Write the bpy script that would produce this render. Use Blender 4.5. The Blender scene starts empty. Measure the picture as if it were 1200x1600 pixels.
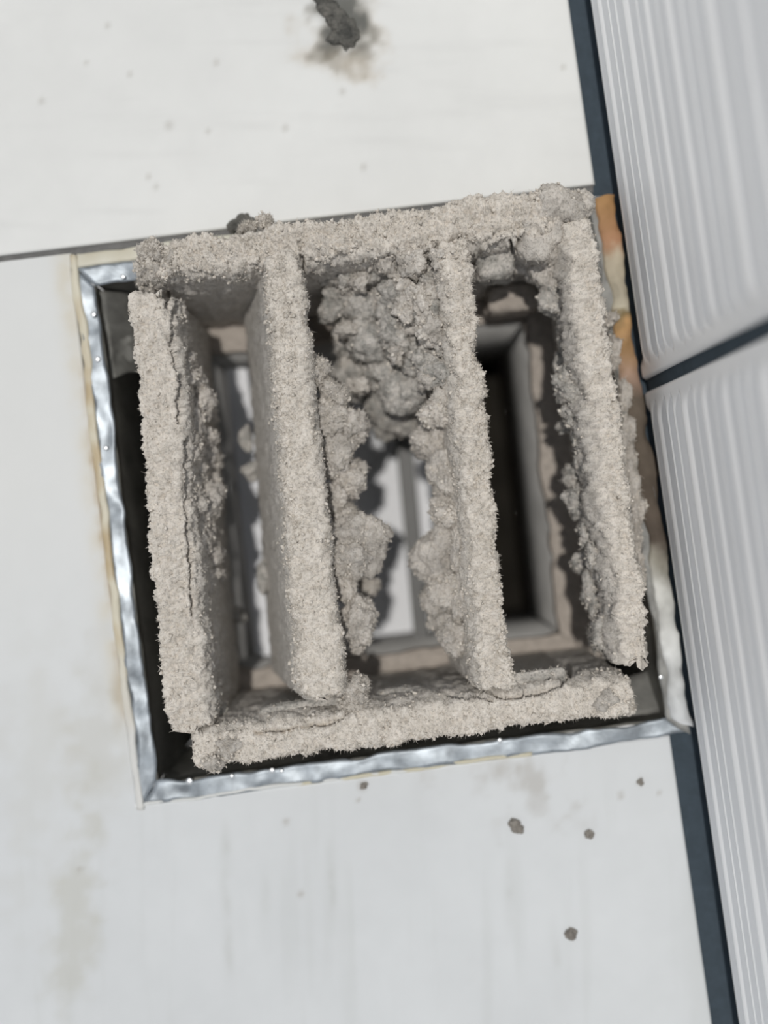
import bpy, bmesh, math, random
import numpy as np
from mathutils import Vector

# ------------------------------------------------------------------ camera, world, sun, exposure
D, F = 0.24, 1209.0                       # camera height above the tiles (m), focal length in pixels of a 1200x1600 frame
C = bpy.context.scene.collection
cam = bpy.data.objects.new('camera', bpy.data.cameras.new('camera'))
C.objects.link(cam)
cam.location = (0, 0, D)
cam.data.sensor_fit = 'VERTICAL'
cam.data.sensor_height = 36
cam.data.lens = F / 1600 * 36
cam.data.clip_start = 0.005
cam.data.clip_end = 20
cam.data.dof.use_dof = True
cam.data.dof.focus_distance = D - 0.019
cam.data.dof.aperture_fstop = 2.7
bpy.context.scene.camera = cam

w = bpy.data.worlds.new('sky')
bpy.context.scene.world = w
w.use_nodes = True
nt = w.node_tree
bg = nt.nodes['Background']
tc = nt.nodes.new('ShaderNodeTexCoord')
sx = nt.nodes.new('ShaderNodeSeparateXYZ')
rp = nt.nodes.new('ShaderNodeValToRGB')
rp.color_ramp.elements[0].color = (1.85, 1.84, 1.82, 1)
rp.color_ramp.elements[1].color = (0.42, 0.50, 0.61, 1)
nt.links.new(tc.outputs['Generated'], sx.inputs[0])
nt.links.new(sx.outputs['Z'], rp.inputs[0])
nt.links.new(rp.outputs[0], bg.inputs[0])
bg.inputs[1].default_value = 0.39

sun = bpy.data.objects.new('sun', bpy.data.lights.new('sun', 'SUN'))
C.objects.link(sun)
sun.data.energy = 1.85
sun.data.angle = math.radians(1.2)
sun.data.color = (1.0, 0.965, 0.91)
sun.rotation_euler = Vector((math.tan(math.radians(4)), -math.tan(math.radians(3.5)), -1)).to_track_quat('-Z', 'Y').to_euler()

vs = bpy.context.scene.view_settings
vs.view_transform = 'Standard'
vs.look = 'None'
vs.gamma = 1
vs.use_curve_mapping = False
vs.exposure = 0.0

rng = np.random.default_rng(7)
random.seed(7)


# ------------------------------------------------------------------ helpers
def P(px, py, z=0.0):
    k = (D - z) / F
    return np.array([(px - 600) * k, -(py - 800) * k, z])


def to_px(co):
    k = F / (D - co[:, 2])
    return co[:, 0] * k + 600, 800 - co[:, 1] * k


def hash3(i, seed):
    i = i.astype(np.int64)
    h = (i[..., 0] * 374761393 + i[..., 1] * 668265263 + i[..., 2] * 2147483647 + seed * 1274126177) & 0x7fffffff
    h = ((h ^ (h >> 13)) * 1274126177) & 0x7fffffff
    h = ((h ^ (h >> 16)) * 668265263) & 0x7fffffff
    return ((h ^ (h >> 15)) & 0xffff) / 65535.0


def vnoise(p, freq, seed=0):
    q = p * freq
    i = np.floor(q)
    f = q - i
    f = f * f * (3 - 2 * f)
    r = 0
    for a in (0, 1):
        for b in (0, 1):
            for c in (0, 1):
                wgt = (f[:, 0] if a else 1 - f[:, 0]) * (f[:, 1] if b else 1 - f[:, 1]) * (f[:, 2] if c else 1 - f[:, 2])
                r = r + wgt * hash3(i + np.array([a, b, c]), seed)
    return r * 2 - 1


def fbm(p, freq, octs=3, seed=0):
    r, a = 0, 1.0
    for k in range(octs):
        r = r + a * vnoise(p, freq * 2 ** k, seed + 17 * k)
        a *= 0.5
    return r


def worley(p, freq, seed=0):
    """distance to the nearest feature point, 0..~1"""
    q = p * freq
    i = np.floor(q)
    f = q - i
    best = np.full(len(p), 9.0)
    for a in (-1, 0, 1):
        for b in (-1, 0, 1):
            for c in (-1, 0, 1):
                o = np.array([a, b, c])
                j = i + o
                d = 0
                for ax in range(3):
                    d = d + (o[ax] + hash3(j, seed + 31 * (ax + 1)) - f[:, ax]) ** 2
                best = np.minimum(best, d)
    return np.sqrt(best)


def mesh_obj(name, verts, faces, material, parent=None, smooth=True, col=None):
    me = bpy.data.meshes.new(name)
    me.from_pydata(np.asarray(verts).tolist(), [], faces if isinstance(faces, list) else faces.tolist())
    me.update()
    if smooth:
        me.polygons.foreach_set('use_smooth', [True] * len(me.polygons))
    if col is not None:
        at = me.color_attributes.new('tint', 'FLOAT_COLOR', 'POINT')
        at.data.foreach_set('color', np.c_[col, np.ones(len(col))].astype(np.float32).ravel())
    me.materials.append(material)
    o = bpy.data.objects.new(name, me)
    C.objects.link(o)
    if parent is not None:
        o.parent = parent
        pl = parent
        off = Vector((0, 0, 0))
        while pl is not None:
            off += pl.location
            pl = pl.parent
        o.location = -off
    return o


def thing(name, label, cat, loc=(0, 0, 0), group=None):
    o = bpy.data.objects.new(name, None)
    C.objects.link(o)
    o.empty_display_size = 0.01
    o.location = loc
    o['label'] = label
    o['category'] = cat
    if group:
        o['group'] = group
    return o


def normals(v, f):
    a = v[f[:, 2]] - v[f[:, 0]]
    b = v[f[:, 3 if f.shape[1] == 4 else 1]] - v[f[:, 1 if f.shape[1] == 4 else 0]]
    n = np.cross(a, b) if f.shape[1] == 4 else np.cross(b, a)
    out = np.zeros_like(v)
    for k in range(f.shape[1]):
        np.add.at(out, f[:, k], n)
    return out / (np.linalg.norm(out, axis=1, keepdims=True) + 1e-12)


def box(corners_top, z0, z1, bevel=0.0):
    """prism over four points (counter clockwise seen from above) from z0 up to z1, top edge chamfered"""
    t = [np.array(c[:2]) for c in corners_top]
    cen = sum(t) / 4
    v, f = [], []
    rings = [(z0, 0), (z1 - bevel, 0), (z1, bevel)] if bevel else [(z0, 0), (z1, 0)]
    for z, b in rings:
        for c in t:
            d = cen - c
            v.append(list(c + np.sign(d) * np.minimum(np.abs(d), b)) + [z])
    n = len(rings)
    for r in range(n - 1):
        for k in range(4):
            a, b = r * 4 + k, r * 4 + (k + 1) % 4
            f.append([a, b, b + 4, a + 4])
    f.append([3, 2, 1, 0])
    f.append([4 * (n - 1) + k for k in range(4)])
    return v, f


# ------------------------------------------------------------------ materials
def mat(name, build):
    m = bpy.data.materials.new(name)
    m.use_nodes = True
    n = m.node_tree.nodes
    build(m.node_tree, n, m.node_tree.links, n['Principled BSDF'])
    return m


def ramp(n, pts):
    r = n.new('ShaderNodeValToRGB')
    e = r.color_ramp.elements
    while len(e) < len(pts):
        e.new(0.5)
    for el, (p, c) in zip(e, pts):
        el.position = p
        el.color = (*c, 1)
    return r


def noise_node(n, l, scale, detail=4, rough=0.6, co=None):
    t = n.new('ShaderNodeTexNoise')
    t.inputs['Scale'].default_value = scale
    t.inputs['Detail'].default_value = detail
    t.inputs['Roughness'].default_value = rough
    if co is None:
        c = n.new('ShaderNodeTexCoord')
        co = c.outputs['Object']
    l.new(co, t.inputs['Vector'])
    return t


def bump(n, l, h, bsdf, strength, dist):
    b = n.new('ShaderNodeBump')
    b.inputs['Strength'].default_value = strength
    b.inputs['Distance'].default_value = dist
    l.new(h, b.inputs['Height'])
    l.new(b.outputs[0], bsdf.inputs['Normal'])


def dust_mat(name, lo, hi, bright, bstr=0.8, pits=0.45, side_shade=False):
    def f(t, n, l, b):
        big = noise_node(n, l, 300, 4, 0.65)
        fine = noise_node(n, l, 1300, 4, 0.75)
        r1 = ramp(n, [(0.34, lo), (0.64, hi)])
        l.new(big.outputs[0], r1.inputs[0])
        k = pits
        r2 = ramp(n, [(0.34, (k, k, k)), (0.47, (0.93, 0.93, 0.93)), (0.56, (1, 1, 1)), (0.70, tuple(min(1.6, x / y) for x, y in zip(bright, hi)))])
        l.new(fine.outputs[0], r2.inputs[0])
        mx = n.new('ShaderNodeMix')
        mx.data_type = 'RGBA'
        mx.blend_type = 'MULTIPLY'
        mx.inputs[0].default_value = 1
        l.new(r1.outputs[0], mx.inputs[6])
        l.new(r2.outputs[0], mx.inputs[7])
        out = mx.outputs[2]
        if side_shade:                                     # per-vertex tint: shade painted down rail and blade sides, greyer clump tone
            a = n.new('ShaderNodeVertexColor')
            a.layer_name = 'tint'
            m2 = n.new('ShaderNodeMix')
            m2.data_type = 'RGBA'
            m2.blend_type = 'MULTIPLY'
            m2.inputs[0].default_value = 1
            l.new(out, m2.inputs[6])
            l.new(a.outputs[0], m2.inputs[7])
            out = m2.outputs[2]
        l.new(out, b.inputs['Base Color'])
        b.inputs['Roughness'].default_value = 1
        b.inputs['Specular IOR Level'].default_value = 0.1
        bump(n, l, fine.outputs[0], b, bstr, 0.0008)
    return mat(name, f)


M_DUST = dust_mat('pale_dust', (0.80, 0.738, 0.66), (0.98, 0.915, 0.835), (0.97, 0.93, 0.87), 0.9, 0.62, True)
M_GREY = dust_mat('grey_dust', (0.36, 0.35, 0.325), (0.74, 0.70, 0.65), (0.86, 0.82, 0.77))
M_FUZZ = dust_mat('fuzz_dust', (0.56, 0.52, 0.465), (0.80, 0.745, 0.675), (0.88, 0.83, 0.76), 0, 0.7)
M_LEDGE = dust_mat('ledge_dust', (0.40, 0.355, 0.315), (0.52, 0.465, 0.415), (0.55, 0.5, 0.45), 0.2, 0.8)


def tint(rough, bscale=0, bstr=0, spec=0.5):
    def f(t, n, l, b):
        a = n.new('ShaderNodeVertexColor')
        a.layer_name = 'tint'
        l.new(a.outputs[0], b.inputs['Base Color'])
        b.inputs['Roughness'].default_value = rough
        b.inputs['Specular IOR Level'].default_value = spec
        if bscale:
            x = noise_node(n, l, bscale, 3)
            bump(n, l, x.outputs[0], b, bstr, 0.0004)
    return f


M_TILE = mat('glazed_floor_tile', tint(0.42, 120, 0.12, 0.35))
M_MORTAR = mat('stained_mortar', tint(0.9, 500, 0.6, 0.2))
M_SEAL = mat('yellowed_sealant', tint(0.5, 400, 0.4))


def plain(name, c, rough, metal=0.0, var=0.0, scale=60, bstr=0, bscale=100, dist=0.0005, spec=0.5):
    def f(t, n, l, b):
        if var:
            x = noise_node(n, l, scale, 4)
            r = ramp(n, [(0.3, tuple(v * (1 - var) for v in c)), (0.7, tuple(min(1, v * (1 + var)) for v in c))])
            l.new(x.outputs[0], r.inputs[0])
            l.new(r.outputs[0], b.inputs['Base Color'])
        else:
            b.inputs['Base Color'].default_value = (*c, 1)
        b.inputs['Roughness'].default_value = rough
        b.inputs['Metallic'].default_value = metal
        b.inputs['Specular IOR Level'].default_value = spec
        if bstr:
            x = noise_node(n, l, bscale, 2)
            bump(n, l, x.outputs[0], b, bstr, dist)
    return mat(name, f)


M_GROUT = plain('slate_grout', (0.056, 0.074, 0.092), 0.85, 0, 0.12, 300, spec=0.15)
M_JOINT = plain('grey_joint_grout', (0.17, 0.168, 0.165), 0.9, 0, 0.2, 300, spec=0.1)
M_WALLTILE = plain('white_fluted_tile', (0.93, 0.94, 0.955), 0.24, 0, 0.02, 30)
M_STEEL = plain('galvanised_steel', (0.34, 0.375, 0.41), 0.45, 0.6, 0.4, 120, 0.25, 90, 0.001)
M_DULL = plain('grimy_flange', (0.26, 0.26, 0.25), 0.6, 0.3, 0.4, 120, 0.25, 90, 0.001)
M_DEEP = plain('black_duct_bottom', (0.018, 0.016, 0.013), 0.9, 0, 0.3, 60, spec=0.1)  # near-black colour stands in for the unlit depth of the shaft
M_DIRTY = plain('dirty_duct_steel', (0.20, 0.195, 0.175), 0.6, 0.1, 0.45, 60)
M_RIMSIDE = plain('dusty_duct_side', (0.40, 0.395, 0.385), 0.8, 0, 0.2, 80)
M_PALE = plain('pale_duct_floor', (0.80, 0.81, 0.84), 0.6, 0, 0.05, 40)
M_BAR = plain('dark_divider_steel', (0.085, 0.085, 0.083), 0.5, 0.0, 0.15, 80)
M_BEAD = plain('bright_solder', (0.9, 0.92, 0.94), 0.38, 1.0)  # shiny metal for the beads added as sun glints, not solder
M_SOOT = dust_mat('dark_dirt', (0.08, 0.08, 0.075), (0.17, 0.165, 0.15), (0.22, 0.2, 0.18), 0.5)
M_CRUMB = dust_mat('crumb_dirt', (0.22, 0.20, 0.18), (0.32, 0.30, 0.27), (0.4, 0.38, 0.35), 0.5)

# ------------------------------------------------------------------ floor: grout bed with a square hole, two tiles
TL, TR, BR, BL = (120, 421), (946, 306), (1077, 1145), (224, 1257)       # outer edge of the metal collar, in the tile plane
JZ = -0.0016


def joint_y(x):                                    # the joint between the tiles
    return 404 - 0.1195 * x


def floor_edge(y):                                 # the edge of the floor tiles along the wall
    return 886 + 0.1415 * y


def patch(c4, nx, ny, zf=0.0):
    """bilinear grid between pixel corners TL, TR, BL, BR"""
    u, v = np.meshgrid(np.linspace(0, 1, nx + 1), np.linspace(0, 1, ny + 1))
    u, v = u.ravel(), v.ravel()
    tl, tr, bl, br = (np.array(c, float) for c in c4)
    p = (1 - v)[:, None] * ((1 - u)[:, None] * tl + u[:, None] * tr) + v[:, None] * ((1 - u)[:, None] * bl + u[:, None] * br)
    k = (D - zf) / F
    co = np.c_[(p[:, 0] - 600) * k, -(p[:, 1] - 800) * k, np.full(len(p), zf)]
    i = np.arange((nx + 1) * (ny + 1)).reshape(ny + 1, nx + 1)
    f = np.stack([i[1:, :-1], i[1:, 1:], i[:-1, 1:], i[:-1, :-1]], -1).reshape(-1, 4)
    return co, f, p


def blob(x, y, cx, cy, rx, ry, ang=0.0, n=None, amt=0.5):
    c, s = math.cos(ang), math.sin(ang)
    dx, dy = x - cx, y - cy
    u, v = (c * dx + s * dy) / rx, (-s * dx + c * dy) / ry
    d = np.sqrt(u * u + v * v)
    if n is not None:
        d = d + n * amt
    return np.clip(1.25 - d, 0, 1) ** 1.3


def tile_tint(p, upper):
    x, y = p[:, 0], p[:, 1]
    q = np.c_[x, y, np.zeros(len(x))]
    n1, n2 = fbm(q, 1 / 160, 4, 3), fbm(q, 1 / 30, 3, 9)
    base = np.array([0.765, 0.77, 0.757]) if upper else np.array([0.665, 0.685, 0.70])
    col = np.tile(base, (len(x), 1)) * (1 + 0.022 * n1 + 0.012 * n2)[:, None]

    def mix(mask, c):
        nonlocal col
        mask = np.clip(mask, 0, 1)[:, None]
        col = col * (1 - mask) + np.array(c) * mask
    if upper:
        mix(0.55 * blob(x, y, 530, 52, 62, 62, 0.5, n2, 0.5), (0.50, 0.42, 0.31))
        mix(1.25 * blob(x, y, 527, 34, 44, 66, -0.35, n2, 0.45), (0.135, 0.135, 0.122))
        mix(0.35 * blob(x, y, 555, 105, 40, 22, 0.5, n2, 0.5), (0.50, 0.42, 0.31))
        st = np.clip(fbm(np.c_[x / 9, y, 0 * x], 1 / 22, 3, 5) - 0.35, 0, 1)
        mix(0.10 * st, (0.45, 0.45, 0.44))
        for cx, cy, r in ((203, 116, 6), (65, 158, 7), (264, 196, 9), (325, 205, 6), (232, 276, 6), (338, 98, 7), (568, 261, 7),
                          (535, 143, 7), (168, 40, 6), (135, 98, 5), (446, 200, 7), (880, 105, 6), (244, 292, 6)):
            mix(0.42 * blob(x, y, cx, cy, r, r * 1.1), (0.42, 0.40, 0.36))
    else:
        warm = np.clip((520 - x) / 520, 0, 1) * np.clip((1250 - y) / 500, 0, 1)
        mix(0.55 * warm, (0.745, 0.742, 0.715))
        st = np.clip(fbm(np.c_[x - 0.02 * y, y / 14, 0 * x], 1 / 26, 3, 11) - 0.30, 0, 1)
        mix(0.20 * st * np.clip((y - 1150) / 150, 0, 1), (0.48, 0.50, 0.48))
        for cx, y0, y1, a in ((352, 1270, 1560, 0.20), (512, 1300, 1470, 0.26), (797, 1330, 1480, 0.16), (868, 1420, 1590, 0.14), (410, 1330, 1500, 0.12)):
            m = np.exp(-((x - cx - 0.03 * (y - y0) + 4 * n1) / 8) ** 2) * np.clip((y - y0) / 60, 0, 1) * np.clip((y1 - y) / 80, 0, 1)
            mix(a * m * (1 + 0.8 * n2), (0.40, 0.41, 0.38))
        mix(0.40 * blob(x, y, 150, 1160, 55, 160, 0.05, n1 + n2, 0.45), (0.55, 0.54, 0.49))
        mix(0.38 * blob(x, y, 112, 1440, 32, 190, 0.12, n1 + n2, 0.5), (0.50, 0.49, 0.42))
        mix(0.22 * blob(x, y, 60, 1200, 60, 200, 0.0, n1 + n2, 0.5), (0.6, 0.59, 0.54))
        mix(0.42 * blob(x, y, 835, 1208, 60, 32, -0.1, 1.6 * n2, 0.6), (0.42, 0.40, 0.37))
        mix(0.25 * blob(x, y, 800, 1225, 80, 45, 0.3, 1.6 * n2, 0.7), (0.46, 0.44, 0.41))
        # yellow water mark outside the collar
        d = x - (112 + (y - 421) * 0.126)
        mix(0.5 * np.exp(-((d + 10) / 17) ** 2) * np.clip((1180 - y) / 120, 0, 1) * (0.7 + 0.5 * n2), (0.60, 0.53, 0.38))
        mix(0.7 * np.exp(-((d + 2 + 4 * n2) / 6) ** 2) * np.clip((y - 560) / 60, 0, 1) * np.clip((1160 - y) / 60, 0, 1) * np.clip(0.55 + n1 * 1.4, 0, 1), (0.36, 0.25, 0.12))
        mix(0.45 * blob(x, y, 185, 1085, 14, 45, 0.0, n2, 0.4), (0.40, 0.31, 0.17))
        for cx, cy, r in ((895, 1158, 6), (1000, 1222, 7), (970, 1243, 7), (1030, 1240, 5), (447, 1284, 7), (470, 1397, 7), (126, 1358, 6), (566, 1228, 10), (560, 1250, 5)):
            mix(0.5 * blob(x, y, cx, cy, r, r), (0.36, 0.33, 0.29))
    return np.clip(col, 0.02, 0.9)


def tile_from(patches, name, upper, parent):
    vs_, fs_, ps_ = [], [], []
    o = 0
    for c, nx, ny in patches:
        v, f, p = patch(c, nx, ny)
        vs_.append(v), fs_.append(f + o), ps_.append(p)
        o += len(v)
    v, f, p = np.concatenate(vs_), np.concatenate(fs_), np.concatenate(ps_)
    ob = mesh_obj(name, v, f, M_TILE, parent, True, tile_tint(p, upper))
    bm = bmesh.new()
    bm.from_mesh(ob.data)
    bmesh.ops.remove_doubles(bm, verts=bm.verts, dist=1e-6)
    ed = [e for e in bm.edges if e.is_boundary]
    r = bmesh.ops.extrude_edge_only(bm, edges=ed)
    nv = [g for g in r['geom'] if isinstance(g, bmesh.types.BMVert)]
    for x in nv:
        x.co.z = -0.0004
    # small rounded arris: move the old rim in is not needed at this size; drop a second ring as the tile's side
    ed = [e for e in r['geom'] if isinstance(e, bmesh.types.BMEdge) and e.is_boundary]
    r = bmesh.ops.extrude_edge_only(bm, edges=ed)
    for x in [g for g in r['geom'] if isinstance(g, bmesh.types.BMVert)]:
        x.co.z = JZ
    bmesh.ops.recalc_face_normals(bm, faces=bm.faces)
    bm.to_mesh(ob.data)
    bm.free()
    return ob


X0, Y0, Y1 = -420, -460, 2080
bed_parts = []
ex = 1400
for c in (((X0, Y0), (ex, Y0), (X0, TL[1] + 0.139 * (TL[0] - X0)), (ex, TR[1] - 0.139 * (ex - TR[0]))),
          ((X0, BL[1] + 0.131 * (BL[0] - X0)), (ex, BR[1] - 0.131 * (ex - BR[0])), (X0, Y1), (ex, Y1)),
          ((X0, TL[1] + 0.139 * (TL[0] - X0)), TL, (X0, BL[1] + 0.131 * (BL[0] - X0)), BL),
          (TR, (ex, TR[1] - 0.139 * (ex - TR[0])), BR, (ex, BR[1] - 0.131 * (ex - BR[0])))):
    a, b, cc, d = (P(*q) for q in c)
    bed_parts.append(box([cc, d, b, a], JZ - 0.010, JZ))
v, f = [], []
for bv, bf in bed_parts:
    f += [[i + len(v) for i in q] for q in bf]
    v += bv
floor = mesh_obj('floor', v, f, M_GROUT, None, False)
floor['kind'] = 'structure'

tile_from([(((X0, Y0), (floor_edge(Y0), Y0), (X0, joint_y(X0) - 5), (floor_edge(297) + 1, joint_y(928) - 5)), 280, 160)], 'floor_tile', True, floor)
G = 9                                                # the tile is cut a little short of the collar on the left
tile_from([(((X0, joint_y(X0) + 6), (TL[0] - G, joint_y(TL[0]) + 6), (X0, TL[1]), (TL[0] - G, TL[1])), 100, 8),
           (((X0, TL[1]), (TL[0] - G, TL[1]), (X0, BL[1]), (BL[0] - G, BL[1])), 100, 190),
           (((X0, BL[1]), (BL[0] - G, BL[1]), (X0, Y1), (BL[0] - G + 100, Y1)), 100, 140),
           (((BL[0] - G, BL[1]), (1046, 1149), (BL[0] - G + 100, Y1), (floor_edge(Y1) + 2, Y1)), 190, 140)], 'floor_tile', False, floor)

v, f = box([P(X0, joint_y(X0) + 6), P(floor_edge(297), joint_y(928) + 6), P(floor_edge(297), joint_y(928) - 5), P(X0, joint_y(X0) - 5)], JZ, JZ + 0.0007)
mesh_obj('grout_line', v, f, M_JOINT, floor, False)

# ------------------------------------------------------------------ right wall: dark backing and two fluted tiles
E0, E1 = P(913, 0), P(1145, 1600)
ed = (E1 - E0) / np.linalg.norm(E1 - E0)            # along the foot of the wall, down the picture
en = np.array([ed[1], -ed[0], 0])                   # out of the wall, over the floor
if en[0] > 0:
    en = -en
J = P(1003, 604)
sJ = float(np.dot(J - E0, ed))
H = 0.165


def wall_pt(s, h, d):
    s, h, d = np.broadcast_arrays(s, h, d)
    return E0 + s[..., None] * ed + d[..., None] * en + h[..., None] * np.array([0, 0, 1.0])


q = []
for s in (-0.30, 0.62):
    for d in (-0.0085, -0.020):
        q.append(wall_pt(np.array(s), np.array(0.0), np.array(d)))
v, f = box([q[2], q[3], q[1], q[0]] if np.cross((q[3] - q[2])[:2], (q[1] - q[3])[:2]) > 0 else [q[0], q[1], q[3], q[2]], JZ, H + 0.004)
wall = mesh_obj('wall_right', v, f, M_GROUT, None, False)
wall['kind'] = 'structure'


def flute_profile(h):
    pit = [0.0050, 0.0074, 0.0052, 0.0062, 0.0082, 0.0050, 0.0068]
    hh = h - 0.004
    tot = sum(pit)
    m = np.mod(hh, tot)
    out = np.zeros_like(h)
    a = 0
    for wdt in pit:
        k = (m >= a) & (m < a + wdt)
        u = (m[k] - a) / wdt
        out[k] = (0.75 + 0.25 * wdt / 0.008) * 0.0025 * np.where(u < 0.14, np.sqrt(np.clip(1 - (1 - u / 0.14) ** 2, 0, 1)), 1 - (np.clip(u - 0.14, 0, 1) / 0.86) ** 1.5) - 0.0020 * np.clip((u - 0.80) / 0.14, 0, 1) * np.clip((1 - u) / 0.05, 0, 1)
        a += wdt
    return np.where(hh < 0, 0.0, out)


def wall_tile(s0, s1, j0, j1):
    """s0..s1 along the wall; j0/j1 tell which end is a joint with a plain border"""
    sl = np.unique(np.concatenate([np.linspace(s0, s1, 40), s0 + np.linspace(0, 0.02, 30), s1 - np.linspace(0, 0.02, 30)]))
    hl = np.linspace(0.0, H, 900)
    S, Hh = np.meshgrid(sl, hl)
    fade = np.ones_like(S)
    e = np.full_like(S, 1.0)
    if j0:
        e = np.minimum(e, (S - s0 - 0.0035) / 0.006)
    if j1:
        e = np.minimum(e, (s1 - S - 0.0035) / 0.006)
    fade = np.clip(e, 0, 1)
    fade = fade * fade * (3 - 2 * fade)
    prof = flute_profile(hl)[:, None] * np.ones_like(S)
    d = -0.0026 + prof * fade + 0.0020 * (1 - fade)
    r = np.minimum(np.minimum(S - s0, s1 - S), Hh) / 0.0014
    d = d - 0.0012 * (1 - np.sqrt(np.clip(1 - (1 - np.clip(r, 0, 1)) ** 2, 0, 1)))
    front = wall_pt(S, Hh, d).reshape(-1, 3)
    ny, nx = S.shape
    i = np.arange(ny * nx).reshape(ny, nx)
    f = np.stack([i[:-1, :-1], i[:-1, 1:], i[1:, 1:], i[1:, :-1]], -1).reshape(-1, 4).tolist()
    ring = list(i[0, :]) + list(i[1:, -1]) + list(i[-1, -2::-1]) + list(i[-2:0:-1, 0])
    back = wall_pt(S, Hh, np.full_like(S, -0.0085)).reshape(-1, 3)[ring]
    o = len(front)
    n = len(ring)
    for k in range(n):
        f.append([int(ring[k]), o + k, o + (k + 1) % n, int(ring[(k + 1) % n])])
    f.append([o + k for k in range(n)])
    ob = mesh_obj('wall_tile', np.concatenate([front, back]), f, M_WALLTILE, wall, True)
    bm = bmesh.new()
    bm.from_mesh(ob.data)
    bmesh.ops.recalc_face_normals(bm, faces=bm.faces)
    bm.to_mesh(ob.data)
    bm.free()


wall_tile(-0.30, sJ - 0.0019, False, True)
wall_tile(sJ + 0.0019, 0.62, True, False)
q = [wall_pt(np.array(sJ + s), np.array(0.0), np.array(d)) for s, d in ((-0.0019, -0.0084), (0.0019, -0.0084), (0.0019, -0.0022), (-0.0019, -0.0022))]
v, f = box(q, 0.0, H)
mesh_obj('grout_line', v, f, M_GROUT, wall, False)

# ------------------------------------------------------------------ sheet-metal duct box set in the floor
duct = thing('duct_box', 'square sheet-metal duct set in the floor around and below the dusty grille', 'duct', tuple(P(650, 780, -0.108)))
corn = [TL, TR, BR, BL]
FW = [26, 26, 26, 26]                                # flange widths, px
inner = [(TL[0] + 30, TL[1] + 24), (TR[0] - 24, TR[1] + 30), (BR[0] - 36, BR[1] - 22), (BL[0] + 22, BL[1] - 34)]
ZB, ZP = -0.108, -0.075


def strip(name, a0, a1, b0, b1, z0, z1, material, parent, n=60, jit=0.0, seed=0, arch=0.0, col=None, m=6):
    """long band from a0-b0 to a1-b1 (px), outer line a, inner line b; heights z0 outer, z1 inner; jittered, solid down to the bed"""
    t = np.linspace(0, 1, n + 1)
    rows = []
    for k in range(m + 1):
        u = k / m
        A = np.outer(1 - t, a0) + np.outer(t, a1)
        B = np.outer(1 - t, b0) + np.outer(t, b1)
        p = A * (1 - u) + B * u
        z = z0 + (z1 - z0) * u + arch * 4 * u * (1 - u)
        co = np.array([P(x, y, 0.0) for x, y in p])
        co[:, 2] = z
        rows.append(co)
    v = np.concatenate(rows)
    if jit:
        g = v * 1.0
        v[:, 0] += jit * fbm(g, 120, 3, seed)
        v[:, 1] += jit * fbm(g, 120, 3, seed + 5)
        v[:, 2] += 0.6 * jit * fbm(g, 150, 3, seed + 9)
    i = np.arange((m + 1) * (n + 1)).reshape(m + 1, n + 1)
    f = np.stack([i[:-1, :-1], i[1:, :-1], i[1:, 1:], i[:-1, 1:]], -1).reshape(-1, 4).tolist()
    ring = list(i[0, :]) + list(i[1:, -1]) + list(i[-1, -2::-1]) + list(i[-2:0:-1, 0])
    o = len(v)
    low = v[ring].copy()
    low[:, 2] = np.minimum(low[:, 2] - 0.0008, JZ if arch else 9)
    for k in range(len(ring)):
        kk = (k + 1) % len(ring)
        f.append([int(ring[k]), int(ring[kk]), o + kk, o + k])
    f.append([o + k for k in range(len(ring))][::-1])
    V = np.concatenate([v, low])
    c = None
    if col is not None:
        x, y = to_px(V)
        c = col(x, y, V)
    ob = mesh_obj(name, V, f, material, parent, True, c)
    bm = bmesh.new()
    bm.from_mesh(ob.data)
    bmesh.ops.recalc_face_normals(bm, faces=bm.faces)
    bm.to_mesh(ob.data)
    bm.free()
    return ob


for k in range(4):
    a0, a1, b0, b1 = corn[k], corn[(k + 1) % 4], inner[k], inner[(k + 1) % 4]
    strip('flange', np.array(a0, float), np.array(a1, float), np.array(b0, float), np.array(b1, float), 0.0006, 0.0004, M_STEEL if k != 1 else M_DULL, duct, 90, 0.0008, 40 + k)
for k in range(4):                                   # four side panels, 0.8 mm sheet
    a, b = P(*inner[k]), P(*inner[(k + 1) % 4])
    cen = sum(P(*c) for c in inner) / 4
    d = (b - a) / np.linalg.norm(b - a)
    nrm = np.array([-d[1], d[0], 0])
    if np.dot(nrm, cen - a) > 0:
        nrm = -nrm
    n_, m_ = 50, 24
    T, Z = np.meshgrid(np.linspace(0, 1, n_ + 1), np.linspace(-0.0004, ZB, m_ + 1))
    co = a + T[..., None] * (b - a)
    co[..., 2] = Z
    co = co.reshape(-1, 3)
    co += nrm * (0.0006 * fbm(co, 60, 2, 70 + k))[:, None]
    i = np.arange((n_ + 1) * (m_ + 1)).reshape(m_ + 1, n_ + 1)
    f = np.stack([i[:-1, :-1], i[1:, :-1], i[1:, 1:], i[:-1, 1:]], -1).reshape(-1, 4)
    N = len(co)
    allf = f.tolist() + (f[:, ::-1] + N).tolist()
    ring = list(i[0, :]) + list(i[1:, -1]) + list(i[-1, -2::-1]) + list(i[-2:0:-1, 0])
    for q_ in range(len(ring)):
        r0, r1 = int(ring[q_]), int(ring[(q_ + 1) % len(ring)])
        allf.append([r1, r0, r0 + N, r1 + N])
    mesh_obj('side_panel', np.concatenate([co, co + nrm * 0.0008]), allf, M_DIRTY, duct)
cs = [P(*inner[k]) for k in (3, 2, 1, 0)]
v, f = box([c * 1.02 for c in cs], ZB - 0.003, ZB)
mesh_obj('bottom_panel', v, f, M_DEEP, duct, False)  # near-black panel standing in for the unlit depth of the shaft
v, f = box([P(400, 1075, ZP), P(777, 1035, ZP), P(712, 470, ZP), P(318, 520, ZP)], ZP - 0.002, ZP, 0.0005)
o = mesh_obj('inner_plate', v, f, M_PALE, duct, False)
o['label'] = 'pale white plate deep behind the louvers'
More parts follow.
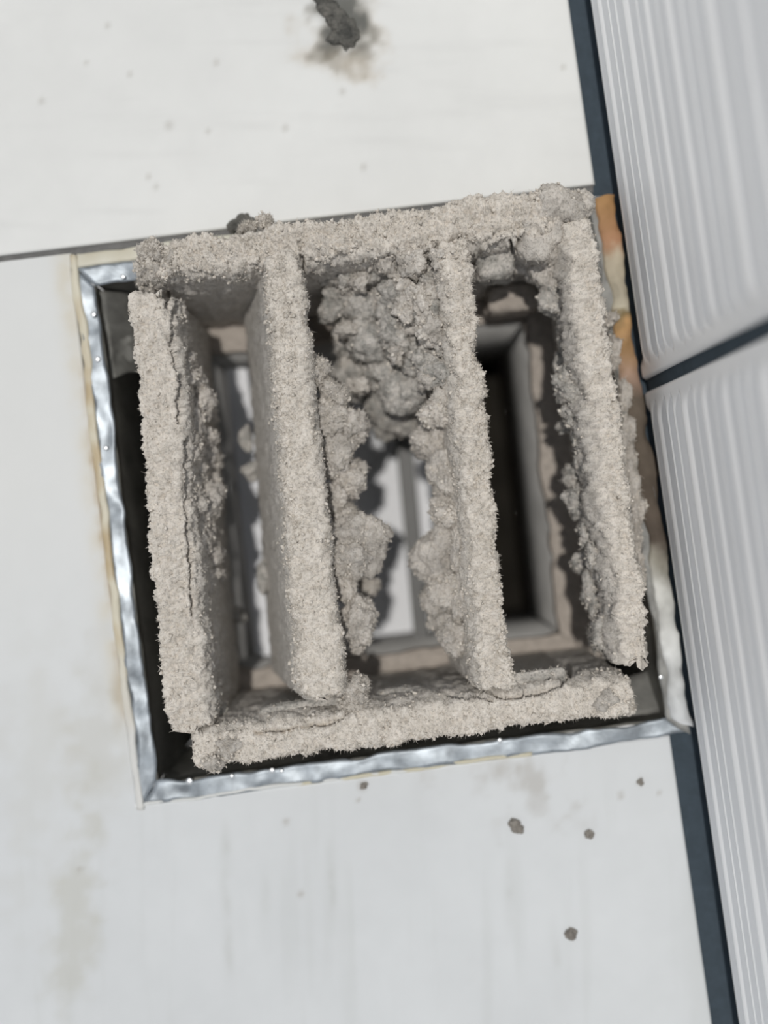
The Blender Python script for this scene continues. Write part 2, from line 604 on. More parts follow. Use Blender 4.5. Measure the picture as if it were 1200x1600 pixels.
v, f = box([P(402, 1025, -0.05), P(440, 1025, -0.05), P(384, 575, -0.05), P(352, 575, -0.05)], -0.056, -0.05, 0.0005)  # raised strip added to catch the sun, standing in for lit duct floor
o = mesh_obj('guide_strip', v, f, M_PALE, duct, False)  # added sun-catching strip standing in for lit duct floor, not a guide
o['label'] = 'narrow white strip added inside the duct to catch sun as its lit floor'

# the ledge inside the duct that carries the grille (seen at about 45 mm below the tiles)
ZL = -0.030
Lo = [(290, 514), (872, 444), (940, 1030), (352, 1110)]
Li = [(322, 552), (824, 500), (876, 990), (366, 1048)]


def ledge_rail(k):
    a0, a1, b0, b1 = Lo[k], Lo[(k + 1) % 4], Li[k], Li[(k + 1) % 4]
    n_, zs = 60, [ZL, ZL, ZL - 0.0015, -0.060, ZB]
    t = np.linspace(0, 1, n_ + 1)
    A = np.array([P(a0[0] + (a1[0] - a0[0]) * x, a0[1] + (a1[1] - a0[1]) * x, ZL) for x in t])
    B = np.array([P(b0[0] + (b1[0] - b0[0]) * x, b0[1] + (b1[1] - b0[1]) * x, ZL) for x in t])
    rows = []
    for u in np.linspace(0, 1, 8):
        r = A * (1 - u) + B * u
        r[:, 2] = ZL - 0.0012 * max(0, (u - 0.8) / 0.2) ** 2
        rows.append(r)
    top = np.concatenate(rows)
    top[:, 2] += 0.0005 * fbm(top, 250, 3, 90 + k)
    off = (B - A)
    off = off / np.linalg.norm(off, axis=1, keepdims=True)
    wob = (0.0012 * fbm(B, 90, 3, 95 + k))[:, None] * off
    for j in range(3, 8):
        top[j * (n_ + 1):(j + 1) * (n_ + 1)] += wob * (j - 2) / 5
    i = np.arange(8 * (n_ + 1)).reshape(8, n_ + 1)
    f = np.stack([i[:-1, :-1], i[1:, :-1], i[1:, 1:], i[:-1, 1:]], -1).reshape(-1, 4)
    V = [top]
    low = top.copy()
    low[:, 2] -= 0.004
    N = len(top)
    allf = f.tolist() + (f[:, ::-1] + N).tolist()
    ring = list(i[0, :]) + list(i[1:, -1]) + list(i[-1, -2::-1]) + list(i[-2:0:-1, 0])
    for q_ in range(len(ring)):
        r0, r1 = int(ring[q_]), int(ring[(q_ + 1) % len(ring)])
        allf.append([r1, r0, r0 + N, r1 + N])
    o = mesh_obj('ledge_rail', np.concatenate([top, low]), allf, M_LEDGE, duct)
    # its inner web standing on the duct floor
    wv = []
    for z in (ZL - 0.0035, ZB):
        r = B.copy()
        r[:, 2] = z
        wv.append(r - off * 0.0005)
        r = r - off * 0.0025
        r[:, 2] = z
        wv.append(r)
    wv = np.concatenate(wv)
    n1 = n_ + 1
    wf = []
    for j in range(n_):
        wf += [[j, j + 1, 2 * n1 + j + 1, 2 * n1 + j], [n1 + j + 1, n1 + j, 3 * n1 + j, 3 * n1 + j + 1],
               [j + 1, j, n1 + j, n1 + j + 1], [2 * n1 + j, 2 * n1 + j + 1, 3 * n1 + j + 1, 3 * n1 + j]]
    wf += [[0, 2 * n1, 3 * n1, n1], [n_, n1 + n_, 3 * n1 + n_, 2 * n1 + n_]]
    mesh_obj('web', wv, wf, M_RIMSIDE, o)


for k in range(4):
    ledge_rail(k)

# divider bar deep in the duct
a, b = P(619, 560, -0.055), P(663, 1028, -0.055)
d = (b - a) / np.linalg.norm(b - a)
nn = np.array([-d[1], d[0], 0])
hw = 0.0027
cc = [a + nn * hw, a - nn * hw, b - nn * hw, b + nn * hw]
if np.cross((cc[1] - cc[0])[:2], (cc[2] - cc[1])[:2]) < 0:
    cc = cc[::-1]
v, f = box(cc, ZP, -0.055, 0.0006)
mesh_obj('divider_bar', v, f, M_BAR, duct, False)


# sealant and mortar round the collar
def seal_col(x, y, V):
    n1 = fbm(V, 110, 3, 21)
    c = np.tile(np.array([0.66, 0.62, 0.50]), (len(x), 1))
    lowm = np.clip((y - 1000) / 150, 0, 1)[:, None]
    c = c * (1 - lowm) + np.array([0.68, 0.68, 0.66]) * lowm
    m = np.clip(0.35 + n1 * 1.1, 0, 1)[:, None] * 0.75 * (1 - lowm)
    return c * (1 - m) + np.array([0.45, 0.33, 0.17]) * m


def A_(*p):
    return np.array(p, float)


sealL = strip('sealant', A_(108, 399), A_(214, 1262), A_(122, 399), A_(226, 1262), 0.0002, 0.0008, M_SEAL, duct, 120, 0.0006, 33, 0.0006, seal_col)


def seal_col2(x, y, V):
    n1 = fbm(V, 110, 3, 25)
    c = np.tile(np.array([0.66, 0.635, 0.54]), (len(x), 1))
    m = np.clip(0.1 + n1 * 0.6, 0, 1)[:, None]
    return c * (1 - m) + np.array([0.55, 0.5, 0.38]) * m


strip('sealant', A_(122, joint_y(122) + 7), A_(640, joint_y(640) + 6), A_(122, 420), A_(640, 347), 0.0, 0.0006, M_SEAL, duct, 90, 0.0004, 36, 0.0004, seal_col2)
strip('sealant', A_(226, 1258), A_(830, 1180), A_(228, 1252), A_(830, 1173), 0.0002, 0.0008, M_SEAL, duct, 120, 0.0005, 37, 0.0005,
      lambda x, y, V: np.where((fbm(V, 90, 3, 28) + (x - 500) / 500 > 0.1)[:, None], np.array([0.62, 0.58, 0.45]), np.array([0.7, 0.71, 0.70])) * np.ones((len(x), 1)))


def mort_col(x, y, V):
    n1 = fbm(V, 160, 3, 51)
    yy = y + 18 * n1
    stops = [(300, (0.46, 0.27, 0.12)), (385, (0.44, 0.25, 0.15)), (410, (0.50, 0.44, 0.34)), (490, (0.54, 0.50, 0.40)), (500, (0.22, 0.17, 0.09)), (520, (0.50, 0.31, 0.15)),
             (590, (0.42, 0.29, 0.22)), (620, (0.14, 0.115, 0.09)), (840, (0.13, 0.105, 0.085)), (880, (0.35, 0.33, 0.28)), (930, (0.66, 0.66, 0.63)), (1150, (0.68, 0.70, 0.72))]
    xs = [s[0] for s in stops]
    return np.stack([np.interp(yy, xs, [s[1][j] for s in stops]) for j in range(3)], -1) * (1 + 0.25 * n1)[:, None]


mortar = strip('mortar_strip', A_(958, 302), A_(1081, 1135), A_(930, 310), A_(1048, 1120), 0.0004, 0.0010, M_MORTAR, None, 260, 0.0011, 61, 0.0012, mort_col, 10)
mortar['label'] = 'crumbly rust-stained mortar strip between the duct and the fluted wall'
mortar['category'] = 'mortar'

# grimy inner lips of the collar at two corners
M_LIP = plain('grimy_lip', (0.17, 0.168, 0.155), 0.7, 0.1, 0.3, 150, 0.3, 200, 0.0006)
strip('lip', A_(152, 448), A_(168, 592), A_(192, 446), A_(196, 570), -0.003, -0.014, M_LIP, duct, 40, 0.0012, 81)
strip('lip', A_(975, 1128), A_(1042, 1119), A_(970, 1085), A_(1036, 1060), -0.005, -0.012, M_LIP, duct, 40, 0.0006, 83)

# small shiny beads added on the collar to make its sun glints
for (x, y, r) in ((146, 491, 0.0009), (152, 561, 0.0010), (192, 432, 0.0008), (165, 700, 0.0008), (296, 1221, 0.0011), (362, 1213, 0.0007), (425, 1204, 0.0009), (440, 1205, 0.0006), (781, 1157, 0.0008), (1033, 1058, 0.0008)):
    bm = bmesh.new()
    bmesh.ops.create_uvsphere(bm, u_segments=14, v_segments=8, radius=r)
    c = P(x, y, 0.0010)
    for q_ in bm.verts:
        q_.co.z *= 0.35
        q_.co += Vector(c)
    v = [list(q_.co) for q_ in bm.verts]
    f = [[q_.index for q_ in p.verts] for p in bm.faces]
    bm.free()
    mesh_obj('solder_bead', v, f, M_BEAD, duct)  # added bead for a sun glint, not solder

# ------------------------------------------------------------------ the grille, thick with dust
ZT = 0.018
grille = thing('vent_grille', 'square louvered vent grille thickly furred with pale grey dust', 'grille', tuple(P(610, 770, ZL)))

CRACKS = [
    [(832, 335), (828, 360), (812, 385), (803, 396), (800, 420), (806, 432), (770, 442), (748, 446)],
    [(797, 380), (802, 400)],
    [(880, 290), (884, 330)],
    [(400, 1143), (440, 1140), (490, 1132), (525, 1124), (545, 1108), (556, 1098)],
    [(768, 1078), (790, 1091), (840, 1084), (872, 1071), (888, 1058), (886, 1036)],
    [(700, 1083), (770, 1092)],
    [(275, 470), (268, 540), (282, 600), (283, 660)],
    [(245, 440), (262, 460), (262, 480)],
    [(293, 690), (293, 800), (297, 880), (300, 960)],
    [(470, 400), (474, 425)],
]
SEG = []
for pl in CRACKS:
    for a, b in zip(pl[:-1], pl[1:]):
        SEG.append((*a, *b))


def crack_depth(co):
    x, y = to_px(co)
    q_ = np.c_[x, y, 0 * x]
    x = x + 3.5 * fbm(q_, 1 / 14, 2, 77)
    y = y + 3.5 * fbm(q_, 1 / 14, 2, 78)
    best = np.full(len(x), 1e9)
    for x0, y0, x1, y1 in SEG:
        dx, dy = x1 - x0, y1 - y0
        t = np.clip(((x - x0) * dx + (y - y0) * dy) / (dx * dx + dy * dy + 1e-9), 0, 1)
        best = np.minimum(best, np.hypot(x - x0 - t * dx, y - y0 - t * dy))
    return np.exp(-(best / 2.3) ** 2)


def dust_disp(co, amp, seed, grain=1.0):
    d = 1.1 * fbm(co, 110, 2, seed) * amp                               # slow lumps, 9 mm
    d += amp * 1.9 * (0.55 - worley(co, 290, seed + 3))                 # 3 mm pellets
    d += amp * 1.0 * grain * (0.5 - worley(co, 760, seed + 4))         # 1.2 mm crumbs
    d += amp * 0.5 * grain * fbm(co, 1500, 2, seed + 6)
    return d


def fuzz(V, N, weight, count, parent, seed, lmin=0.0004, lmax=0.0015, thick=0.00008, crumbs=0):
    """short dust fibres and tiny crumbs stuck on a surface, one part"""
    r = np.random.default_rng(seed)
    pr = weight / weight.sum()
    idx = r.choice(len(V), count, p=pr)
    base = V[idx]
    dirs = N[idx] + r.normal(0, 0.9, (count, 3))
    dirs /= np.linalg.norm(dirs, axis=1, keepdims=True)
    L = (lmin + (lmax - lmin) * r.random(count) ** 2.5)[:, None]
    side = np.cross(dirs, r.normal(size=(count, 3)))
    side /= np.linalg.norm(side, axis=1, keepdims=True)
    sid2 = np.cross(dirs, side)
    bend = side * L * r.normal(0, 0.35, (count, 1)) + sid2 * L * r.normal(0, 0.35, (count, 1))
    b0 = base - dirs * 0.0003
    mid = base + dirs * L * 0.5
    tip = base + dirs * L + bend
    t = thick
    vv = np.stack([b0 + side * t, b0 - side * t * .5 + sid2 * t * .87, b0 - side * t * .5 - sid2 * t * .87,
                   mid + side * t * .8, mid - side * t * .4 + sid2 * t * .7, mid - side * t * .4 - sid2 * t * .7, tip], 1).reshape(-1, 3)
    o = np.arange(count)[:, None] * 7
    fs = []
    for a, b in ((0, 1), (1, 2), (2, 0)):
        fs.append(np.c_[o + a, o + b, o + b + 3, o + b + 3])
        fs.append(np.c_[o + a, o + b + 3, o + a + 3, o + a + 3])
        fs.append(np.c_[o + a + 3, o + b + 3, o + 6, o + 6])
    F3 = np.concatenate(fs)[:, :3]
    if crumbs:
        bm = bmesh.new()
        bmesh.ops.create_icosphere(bm, subdivisions=1, radius=1)
        iv = np.array([q_.co[:] for q_ in bm.verts])
        jf = np.array([[q_.index for q_ in p.verts] for p in bm.faces])
        bm.free()
        idx = r.choice(len(V), crumbs, p=pr)
        s = (0.00016 + 0.00050 * r.random(crumbs) ** 3)[:, None, None]
        cv = V[idx][:, None] + N[idx][:, None] * s * 0.35 + iv[None] * s * (1 + r.normal(0, 0.4, (crumbs, len(iv), 1)))
        cf = jf[None] + (np.arange(crumbs) * len(iv))[:, None, None] + len(vv)
        vv = np.concatenate([vv, cv.reshape(-1, 3)])
        F3 = np.concatenate([F3, cf.reshape(-1, 3)])
    ob = mesh_obj('dust_fuzz', vv, F3, M_FUZZ, parent, True)
    ob['kind'] = 'stuff'
    return ob


def member(name, a, b, w0, w1, ztop, depth, slant, amp, seed, nlen=420, rl=(0.003, 0.003), rr=(0.003, 0.003), side_shade=(0.006, 0.5), deep=0.28, material=None, label=None, fz=4500, cr=900):
    """a dust-coated rail: centre line a-b (px at ztop), widths w0,w1 px; slant = sideways shift of the foot (m)"""
    A, B = P(*a, ztop), P(*b, ztop)
    d = (B - A) / np.linalg.norm(B - A)
    nrm = np.array([d[1], -d[0], 0])                      # sideways
    L = np.linalg.norm(B - A)
    k = (D - ztop) / F
    # cross-section, starting low on one side, over the top, down the other: (side -1..1, drop)
    sec = []
    nd = 46
    for t in np.linspace(1, 0, nd):
        sec.append((-1, rl[1] + (depth - rl[1]) * t ** 1.35, 0))
    for t in np.linspace(0, math.pi / 2, 14)[1:]:
        sec.append((-1, rl[1] * (1 - math.sin(t)), rl[0] * (1 - math.cos(t))))
    wmid = (w0 + w1) / 2 * k
    nt_ = max(6, int((wmid - rl[0] - rr[0]) / 0.00038))
    for t in np.linspace(0, 1, nt_)[1:-1]:
        sec.append((t, 0, None))
    for t in np.linspace(math.pi / 2, 0, 14):
        sec.append((1, rr[1] * (1 - math.sin(t)), rr[0] * (1 - math.cos(t))))
    for t in np.linspace(0, 1, nd)[1:]:
        sec.append((1, rr[1] + (depth - rr[1]) * t ** 1.35, 0))
    m = len(sec)
    ts = np.linspace(0, 1, nlen + 1)
    # rounded ends
    V = np.zeros((nlen + 1, m, 3))
    for j, (sd, dr, ins) in enumerate(sec):
        for_h = (w0 + (w1 - w0) * ts) / 2 * k
        endr = np.minimum(ts, 1 - ts) * L / 0.003
        er = 1 - np.sqrt(np.clip(1 - (1 - np.clip(endr, 0, 1)) ** 2, 0, 1))
        if ins is None:
            off = -(for_h - rl[0]) + sd * (2 * for_h - rl[0] - rr[0])
        else:
            off = sd * (for_h - ins)
        off = off - np.sign(sd) * np.minimum(np.abs(off), 0.0022) * er
        V[:, j] = A + np.outer(ts * L, d) + np.outer(off + slant * dr / depth, nrm)
        V[:, j, 2] = ztop - dr - 0.0018 * er * (dr < 0.004)
    V = V.reshape(-1, 3)
    i = np.arange((nlen + 1) * m).reshape(nlen + 1, m)
    f = np.stack([i[:-1, :-1], i[:-1, 1:], i[1:, 1:], i[1:, :-1]], -1).reshape(-1, 4)
    n = normals(V, f)
    tc_ = V[i[nlen // 2, m // 2]]
    if n[i[nlen // 2, m // 2], 2] < 0:
        f = f[:, ::-1]
        n = -n
    # displacement: stronger near the top, smooth in the depths
    drop = np.tile(np.array([s[1] for s in sec]), nlen + 1)
    fall = np.interp(drop, [0, 0.004, 0.010, 0.05], [1, max(0.7, deep), deep, deep * 0.45])
    disp = dust_disp(V, amp, seed) * fall
    # ends crumbly too
    V2 = V + n * disp[:, None]
    V2[:, :2] += (np.c_[fbm(V, 300, 2, seed + 50), fbm(V, 300, 2, seed + 51)] * 0.0004)
    cd = crack_depth(V2) * (n[:, 2] > -0.3) * (drop < 0.03)
    V2 = V2 - n * (cd * 0.0040)[:, None]
    caps = [i[0, ::-1].tolist(), i[-1, :].tolist()] if True else []
    bot = [[int(i[q_, 0]), int(i[q_ + 1, 0]), int(i[q_ + 1, m - 1]), int(i[q_, m - 1])] for q_ in range(nlen)]
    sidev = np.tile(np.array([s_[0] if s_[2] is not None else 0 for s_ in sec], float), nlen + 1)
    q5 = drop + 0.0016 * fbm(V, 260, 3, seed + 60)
    shoulder_shade = np.clip((drop + 0.0012 * fbm(V, 200, 3, seed + 64) - 0.0008) / 0.0022, 0, 1) * 0.42     # shade painted into the dust colour from the shoulders down
    shade = np.maximum(shoulder_shade, np.clip((q5 - side_shade[0]) / 0.0022, 0, 1) * side_shade[1])  # stronger painted shade on the side faces, keeps the ridge looking brighter
    tn = 1 - shade[:, None] * (1 - np.array([0.60, 0.62, 0.645]))
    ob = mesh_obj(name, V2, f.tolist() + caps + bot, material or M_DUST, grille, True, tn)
    if label:
        ob['label'] = label
    nn_ = normals(V2, f)
    wgt = np.clip(fall - 0.25, 0, 1) * (0.3 + np.clip(1 - np.abs(nn_[:, 2]), 0, 1)) + 1e-6
    # even out by local spacing on the sides
    wgt *= np.interp(drop, [0, 0.003, depth], [1.0, 0.8, 2.0]) * (cd < 0.2)
    fuzz(V2, nn_, wgt, fz, ob, seed + 900, crumbs=cr)
    return ob


DEP = ZT - ZL - 0.0006
# sides: first "left" of the walk a->b reversed, i.e. rl lies on the -side (right in the picture for upright members)
rail_left = member('frame_rail', (236, 458), (297, 1146), 70, 70, ZT, DEP, 0.0005, 0.0012, 101, deep=0.6, side_shade=(0.004, 0.6), rl=(0.0045, 0.006), rr=(0.002, 0.003))
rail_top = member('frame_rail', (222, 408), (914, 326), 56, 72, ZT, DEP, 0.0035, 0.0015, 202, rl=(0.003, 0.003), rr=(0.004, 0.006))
rail_right = member('frame_rail', (890, 342), (985, 1042), 66, 64, ZT, DEP, -0.0095, 0.0013, 303, rl=(0.0015, 0.003), rr=(0.0080, 0.013), side_shade=(0.0022, 0.5), deep=0.8)
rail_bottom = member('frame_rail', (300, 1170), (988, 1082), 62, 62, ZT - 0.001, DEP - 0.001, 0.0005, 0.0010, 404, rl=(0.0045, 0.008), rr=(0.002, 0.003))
blade_left = member('louver_blade', (448, 392), (512, 1092), 60, 82, ZT + 0.003, 0.042, 0.0145, 0.0010, 505, side_shade=(0.0022, 0.75), rl=(0.0062, 0.007), rr=(0.0025, 0.004), fz=6500, cr=1200)
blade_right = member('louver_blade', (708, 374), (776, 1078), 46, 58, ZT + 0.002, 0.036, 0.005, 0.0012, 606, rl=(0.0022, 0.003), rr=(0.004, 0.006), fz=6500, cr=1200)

# ------------------------------------------------------------------ lumps of dust hanging on the rails and blades
bm = bmesh.new()
bmesh.ops.create_icosphere(bm, subdivisions=5, radius=1)
ICO_V = np.array([q_.co[:] for q_ in bm.verts])
ICO_F = np.array([[q_.index for q_ in p.verts] for p in bm.faces])
bm.free()
bm = bmesh.new()
bmesh.ops.create_icosphere(bm, subdivisions=4, radius=1)
ICO4_V = np.array([q_.co[:] for q_ in bm.verts])
ICO4_F = np.array([[q_.index for q_ in p.verts] for p in bm.faces])
bm.free()


def clump(px, py, z, r, parent, seed, sx=1.0, sy=1.0, sz=1.0, material=None, rough=1.0, fz=700, cr=60, name='dust_clump', pn=0, ang=0.0):
    c = P(px, py, z)
    iv, jf = (ICO_V, ICO_F) if r > 0.0042 else (ICO4_V, ICO4_F)
    g = iv * r + np.array([seed * 0.37 % 5, seed * 0.71 % 5, 0])
    rad = r * (1 + (0.10 if pn else 0.40) * fbm(g, 0.9 / r, 2, seed))
    rad += rough * (0.0013 * fbm(g, 260, 2, seed + 9) + 0.0015 * (0.5 - worley(g, 380, seed + 1)) + 0.0013 * (0.5 - worley(g, 850, seed + 2)) + 0.0005 * fbm(g, 1500, 2, seed + 3))
    dv = iv
    if pn:                                           # blocky crust: superellipsoid directions
        dv = iv / (np.abs(iv) ** pn).sum(1, keepdims=True) ** (1 / pn)
    V = dv * rad[:, None] * np.array([sx, sy, sz])
    if ang:
        ca, sa = math.cos(ang), math.sin(ang)
        V[:, :2] = np.c_[V[:, 0] * ca - V[:, 1] * sa, V[:, 0] * sa + V[:, 1] * ca]
    V = V + c
    ob = mesh_obj(name, V, jf, material or M_DUST, parent, True, np.tile(np.array([0.76, 0.765, 0.775]), (len(V), 1)) * (1 + 0.22 * fbm(V, 180, 3, 5))[:, None])
    if fz:
        n = normals(V, jf)
        n *= np.sign((n * iv).sum(1).mean())
        FUZ.setdefault(parent.name, []).append((V, n, fz, cr))
    return ob


FUZ = {}
S = 1000


def clumps(rows, parent, **kw):
    global S
    for row in rows:
        S += 7
        px, py, z, rpx = row[:4]
        r = rpx * (D - z) / F
        clump(px, py, z, r, parent, S, *(row[4:7] if len(row) > 4 else ()), **kw)


# along the right side of the left blade
clumps([(500, 575, 0.012, 17, .8, 1.2, 1), (522, 615, 0.010, 20), (512, 650, 0.010, 26, .9, 1.1, 1), (543, 672, 0.006, 28), (520, 712, 0.006, 26), (548, 745, 0.002, 27, .9, 1.2, 1),
        (520, 780, 0.004, 24), (540, 800, 0.004, 20), (567, 838, 0.006, 40, 1, 1.05, 1), (545, 870, 0.008, 30), (540, 910, 0.006, 18, .9, 1.3, 1), (572, 913, -0.012, 15), (560, 968, 0.006, 30, 1, 1.15, 1), (548, 1000, 0.004, 20),
        (562, 1082, 0.014, 20, .9, 1.25, 1), (548, 1100, 0.012, 14)], blade_left)
# hanging on the left face of the right blade
clumps([(690, 640, 0.008, 28), (682, 690, 0.000, 30), (702, 745, 0.004, 32, .9, 1.2, 1), (702, 800, 0.006, 30), (688, 860, 0.000, 40, 1, 1.1, 1), (700, 920, 0.004, 34), (690, 950, -0.002, 36), (705, 985, 0.004, 28), (720, 850, 0.008, 24, .7, 1.6, 1),
        (725, 930, 0.009, 22, .7, 1.6, 1), (716, 700, 0.008, 22, .7, 1.6, 1)], blade_right)
# the big mass packed under the top rail between the blades
clumps([(518, 425, 0.000, 24), (545, 420, 0.002, 30), (590, 415, 0.003, 30), (640, 415, 0.008, 32, 1, .9, 1), (680, 440, 0.010, 30), (538, 470, -0.006, 36), (575, 470, -0.004, 42), (630, 470, 0.003, 40), (672, 500, 0.006, 36),
        (550, 525, -0.012, 36), (580, 530, -0.008, 44), (625, 520, 0.000, 38), (662, 560, 0.002, 38), (560, 590, -0.018, 38), (605, 580, -0.010, 42), (640, 610, -0.006, 38), (595, 630, -0.022, 34), (690, 580, 0.009, 28),
        (625, 650, -0.020, 26), (608, 660, -0.027, 22), (700, 520, 0.012, 20, .7, 1.5, 1), (698, 455, 0.013, 18, .7, 1.5, 1)], blade_right, material=M_GREY, fz=260, cr=60)
rr_ = np.random.default_rng(5)
extra = []
for k in range(46):
    y = rr_.uniform(400, 640)
    x0, x1 = np.interp(y, [400, 520, 640], [490, 520, 585]), np.interp(y, [400, 640], [700, 690])
    u = rr_.random()
    extra.append((x0 + (x1 - x0) * u, y, np.interp(u, [0, 1], [0.003, 0.019]) - 0.024 * (y - 400) / 260 + rr_.normal(0, 0.001), rr_.uniform(8, 17)))
clumps(extra, blade_right, fz=120, cr=30)
clumps([(645, 412, 0.015, 20), (655, 465, 0.012, 26), (628, 440, 0.010, 17), (672, 515, 0.013, 24), (636, 480, 0.011, 18), (548, 515, 0.000, 17, 1.2, .8, 1), (620, 555, 0.006, 14), (560, 606, -0.006, 16), (668, 590, 0.008, 20), (585, 410, 0.008, 14), (560, 440, 0.006, 14)], blade_right, fz=150, cr=40)
# inner side of the left rail
clumps([(285, 560, 0.004, 22, .8, 1.4, 1), (296, 600, 0.000, 24), (318, 640, -0.010, 22), (300, 660, 0.002, 26, .8, 1.2, 1), (318, 690, -0.004, 26), (325, 720, -0.008, 22), (305, 750, 0.000, 26, .9, 1.2, 1), (328, 762, -0.008, 22), (310, 810, 0.000, 28, .8, 1.2, 1), (326, 830, -0.006, 22),
        (320, 870, -0.002, 28), (330, 895, -0.008, 18), (312, 930, 0.002, 24, .7, 1.6, 1), (328, 985, -0.004, 16, .7, 1.6, 1), (275, 500, 0.008, 18, .7, 1.4, 1), (292, 580, 0.006, 22), (308, 625, 0.000, 26), (298, 700, 0.006, 24), (318, 790, 0.000, 28), (304, 850, 0.004, 26), (322, 905, 0.000, 22), (300, 780, 0.007, 22), (318, 950, 0.000, 18, .7, 1.5, 1)], rail_left, fz=260, cr=80)
clumps([(318, 1000, 0.004, 16, .7, 1.5, 1), (326, 1040, 0.002, 16, .7, 1.5, 1), (330, 1080, 0.004, 18, .7, 1.4, 1), (336, 1060, -0.006, 14, .7, 1.5, 1), (312, 960, 0.008, 14, .7, 1.6, 1), (336, 1110, 0.002, 14)], rail_left, material=M_GREY, fz=120, cr=30)
# top rail: crumbs over the edge, packed corner on the right, the cracked block
clumps([(385, 356, 0.010, 12), (415, 352, 0.013, 10), (240, 395, 0.017, 20), (245, 425, 0.012, 24), (270, 415, 0.016, 18), (235, 440, 0.008, 16)], rail_top)
clumps([(769, 405, 0.002, 33, 1, 1.15, 1)], rail_top, material=M_GREY, rough=.35, fz=150, cr=20, pn=5, ang=0.12)
clumps([(800, 470, -0.020, 40, 1, .55, .6)], rail_top, material=M_LEDGE, rough=.3, fz=0, cr=0, pn=5, ang=0.12)
clumps([(475, 1117, 0.008, 72, 1, .30, .10), (835, 1066, 0.010, 52, 1, .36, .12)], rail_bottom, material=M_GREY, rough=.35, fz=200, cr=30, pn=6, ang=0.14)
clumps([(762, 372, 0.010, 20), (840, 370, 0.010, 40), (860, 330, 0.014, 36), (890, 325, 0.015, 28), (820, 400, 0.002, 30), (855, 420, 0.004, 34), (835, 350, 0.012, 30)], rail_top, rough=.8, fz=300)
# right rail: fluff down the outer side, lumps on the inner side
clumps([(948, 500, 0.004, 12), (955, 560, 0.001, 14, .7, 2, 1), (970, 620, -0.001, 18, .7, 1.8, 1), (975, 680, 0.0, 20, .7, 1.8, 1), (985, 740, 0.000, 20, .7, 1.8, 1), (990, 790, 0.001, 20, .7, 1.6, 1), (993, 840, 0.003, 16, .7, 2, 1), (1000, 900, 0.004, 14, .6, 2.2, 1)], rail_right, fz=350)
clumps([(875, 470, 0.004, 26), (890, 520, 0.003, 24, .7, 1.5, 1), (893, 600, 0.006, 26), (902, 640, 0.006, 24), (908, 700, 0.006, 22, .7, 1.6, 1), (912, 780, 0.001, 24), (918, 830, 0.003, 22, .8, 1.6, 1), (916, 880, -0.002, 20), (924, 930, 0.002, 20, .7, 1.6, 1), (935, 985, 0.004, 20, .7, 1.4, 1), (882, 560, -0.002, 18, .7, 1.8, 1),
        (892, 660, -0.002, 14), (898, 740, -0.002, 14), (905, 560, 0.008, 18), (930, 870, 0.008, 16, .8, 1.5, 1)], rail_right, fz=250, cr=60, material=M_GREY)
clumps([(985, 1102, 0.008, 8, 1, 1.4, 1), (330, 1182, 0.014, 22), (360, 1165, 0.016, 22), (940, 1092, 0.015, 20)], rail_bottom, fz=200)
# crusted shelf along the inner side of the bottom rail
clumps([(640, 1098, 0.003, 30, 1.7, .8, .6), (710, 1090, 0.004, 28, 1.5, .7, .6), (600, 1105, 0.005, 26, 1.3, .7, .6)], rail_bottom, material=M_GREY, rough=.5, fz=120, cr=60)
# dim lumps low on the left blade's left side
clumps([(384, 690, -0.020, 11, .8, 1.6, 1), (392, 735, -0.020, 14), (412, 900, -0.016, 14, .8, 1.8, 1), (375, 960, -0.03, 12)], blade_left, material=M_GREY, rough=.6, fz=0)

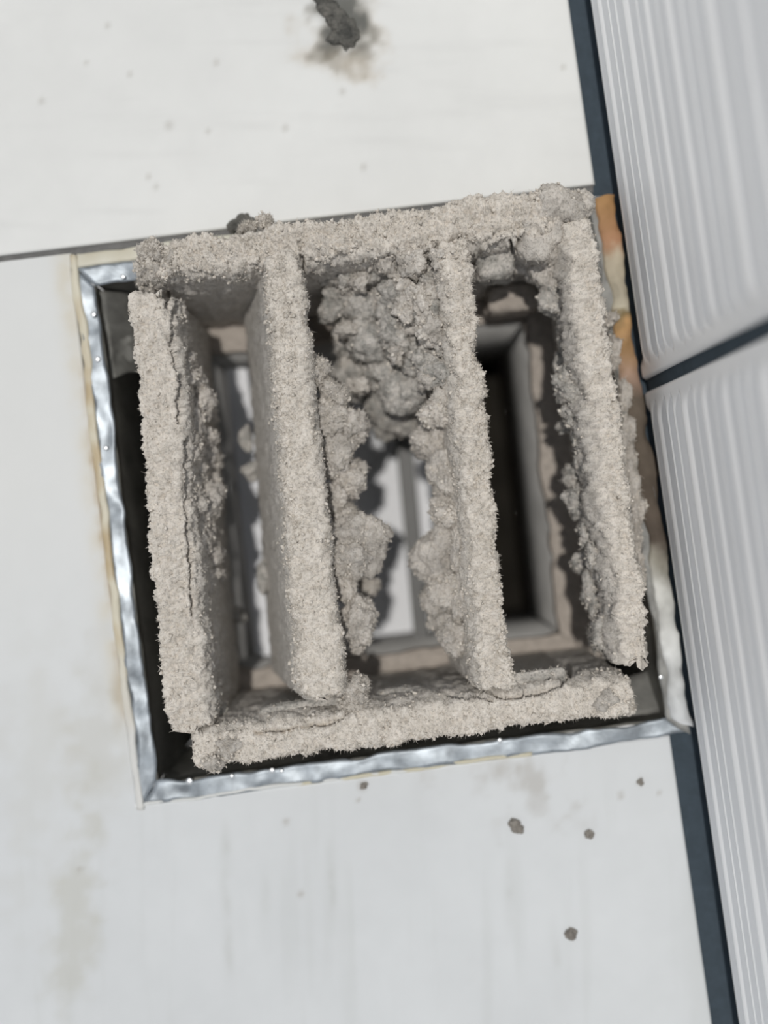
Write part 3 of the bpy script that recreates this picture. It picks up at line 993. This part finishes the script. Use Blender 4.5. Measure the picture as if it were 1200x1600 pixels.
for nm, lst in FUZ.items():
    V = np.concatenate([a[0] for a in lst])
    N = np.concatenate([a[1] for a in lst])
    W = np.concatenate([np.full(len(a[0]), a[2] / len(a[0])) * (a[1][:, 2] > -0.4) + 1e-9 for a in lst])
    fuzz(V, N, W, sum(a[2] for a in lst), bpy.data.objects[nm], len(nm) + len(V), 0.0005, 0.0018, crumbs=sum(a[3] for a in lst))

# ------------------------------------------------------------------ dirt lying on the tiles


def tuft(name, label, cat, blobs, material, group=None, seed=0):
    """a low irregular clot of dirt lying on the tile: several lobes of one mesh"""
    vv, ff, o = [], [], 0
    for k, (x, y, r, h) in enumerate(blobs):
        c = P(x, y, 0)
        R = r * D / F
        g = ICO4_V * R + (seed + k) * 0.13
        rad = 1 + 0.45 * fbm(g, 1.0 / R, 3, seed + k) + 0.15 * fbm(g, 900, 2, seed + k + 40)
        V = ICO4_V * rad[:, None] * np.array([R, R, h])
        V[:, 2] = np.maximum(V[:, 2], -h * 0.35) + h * 0.35
        vv.append(V + c)
        ff.append(ICO4_F + o)
        o += len(V)
    ob = mesh_obj(name, np.concatenate(vv), np.concatenate(ff), material)
    ob['label'] = label
    ob['category'] = cat
    if group:
        ob['group'] = group
    return ob


tuft('dirt_clot', 'large dark grey clot of dirt on the upper floor tile', 'dirt',
     [(512, 10, 15, .0005), (526, 34, 16, .0005), (540, 58, 18, .0006), (524, 60, 11, .0004), (502, -2, 12, .0004), (548, 40, 10, .0004)], M_SOOT, None, 3)
tuft('dirt_clot', 'dark lint clot lying across the tile joint above the grille', 'dirt', [(380, 352, 14, .0012), (393, 348, 10, .0010), (366, 354, 9, .0010)], M_SOOT, None, 13)
crs = [(803, 1288, 9, 'darkest dirt crumb on the lower tile below the grille', [(8, 8, 6)]), (891, 1458, 9, 'lone brown dirt crumb near the bottom of the lower tile', []),
       (920, 1303, 7, 'pale brown dirt crumb between the dark crumb and the wall joint', []), (1000, 1222, 5, 'tiny dirt crumb on the lower tile just below the collar corner', []),
       (568, 1228, 6, 'small grey dirt crumb touching the lower edge of the collar', [])]
for k, (x, y, r, lb, extra) in enumerate(crs):
    tuft('dirt_crumb', lb, 'crumb', [(x, y, r, r * 0.00010)] + [(x + a, y + b, c, c * 0.0001) for a, b, c in extra], M_CRUMB, None, 200 + 5 * k)
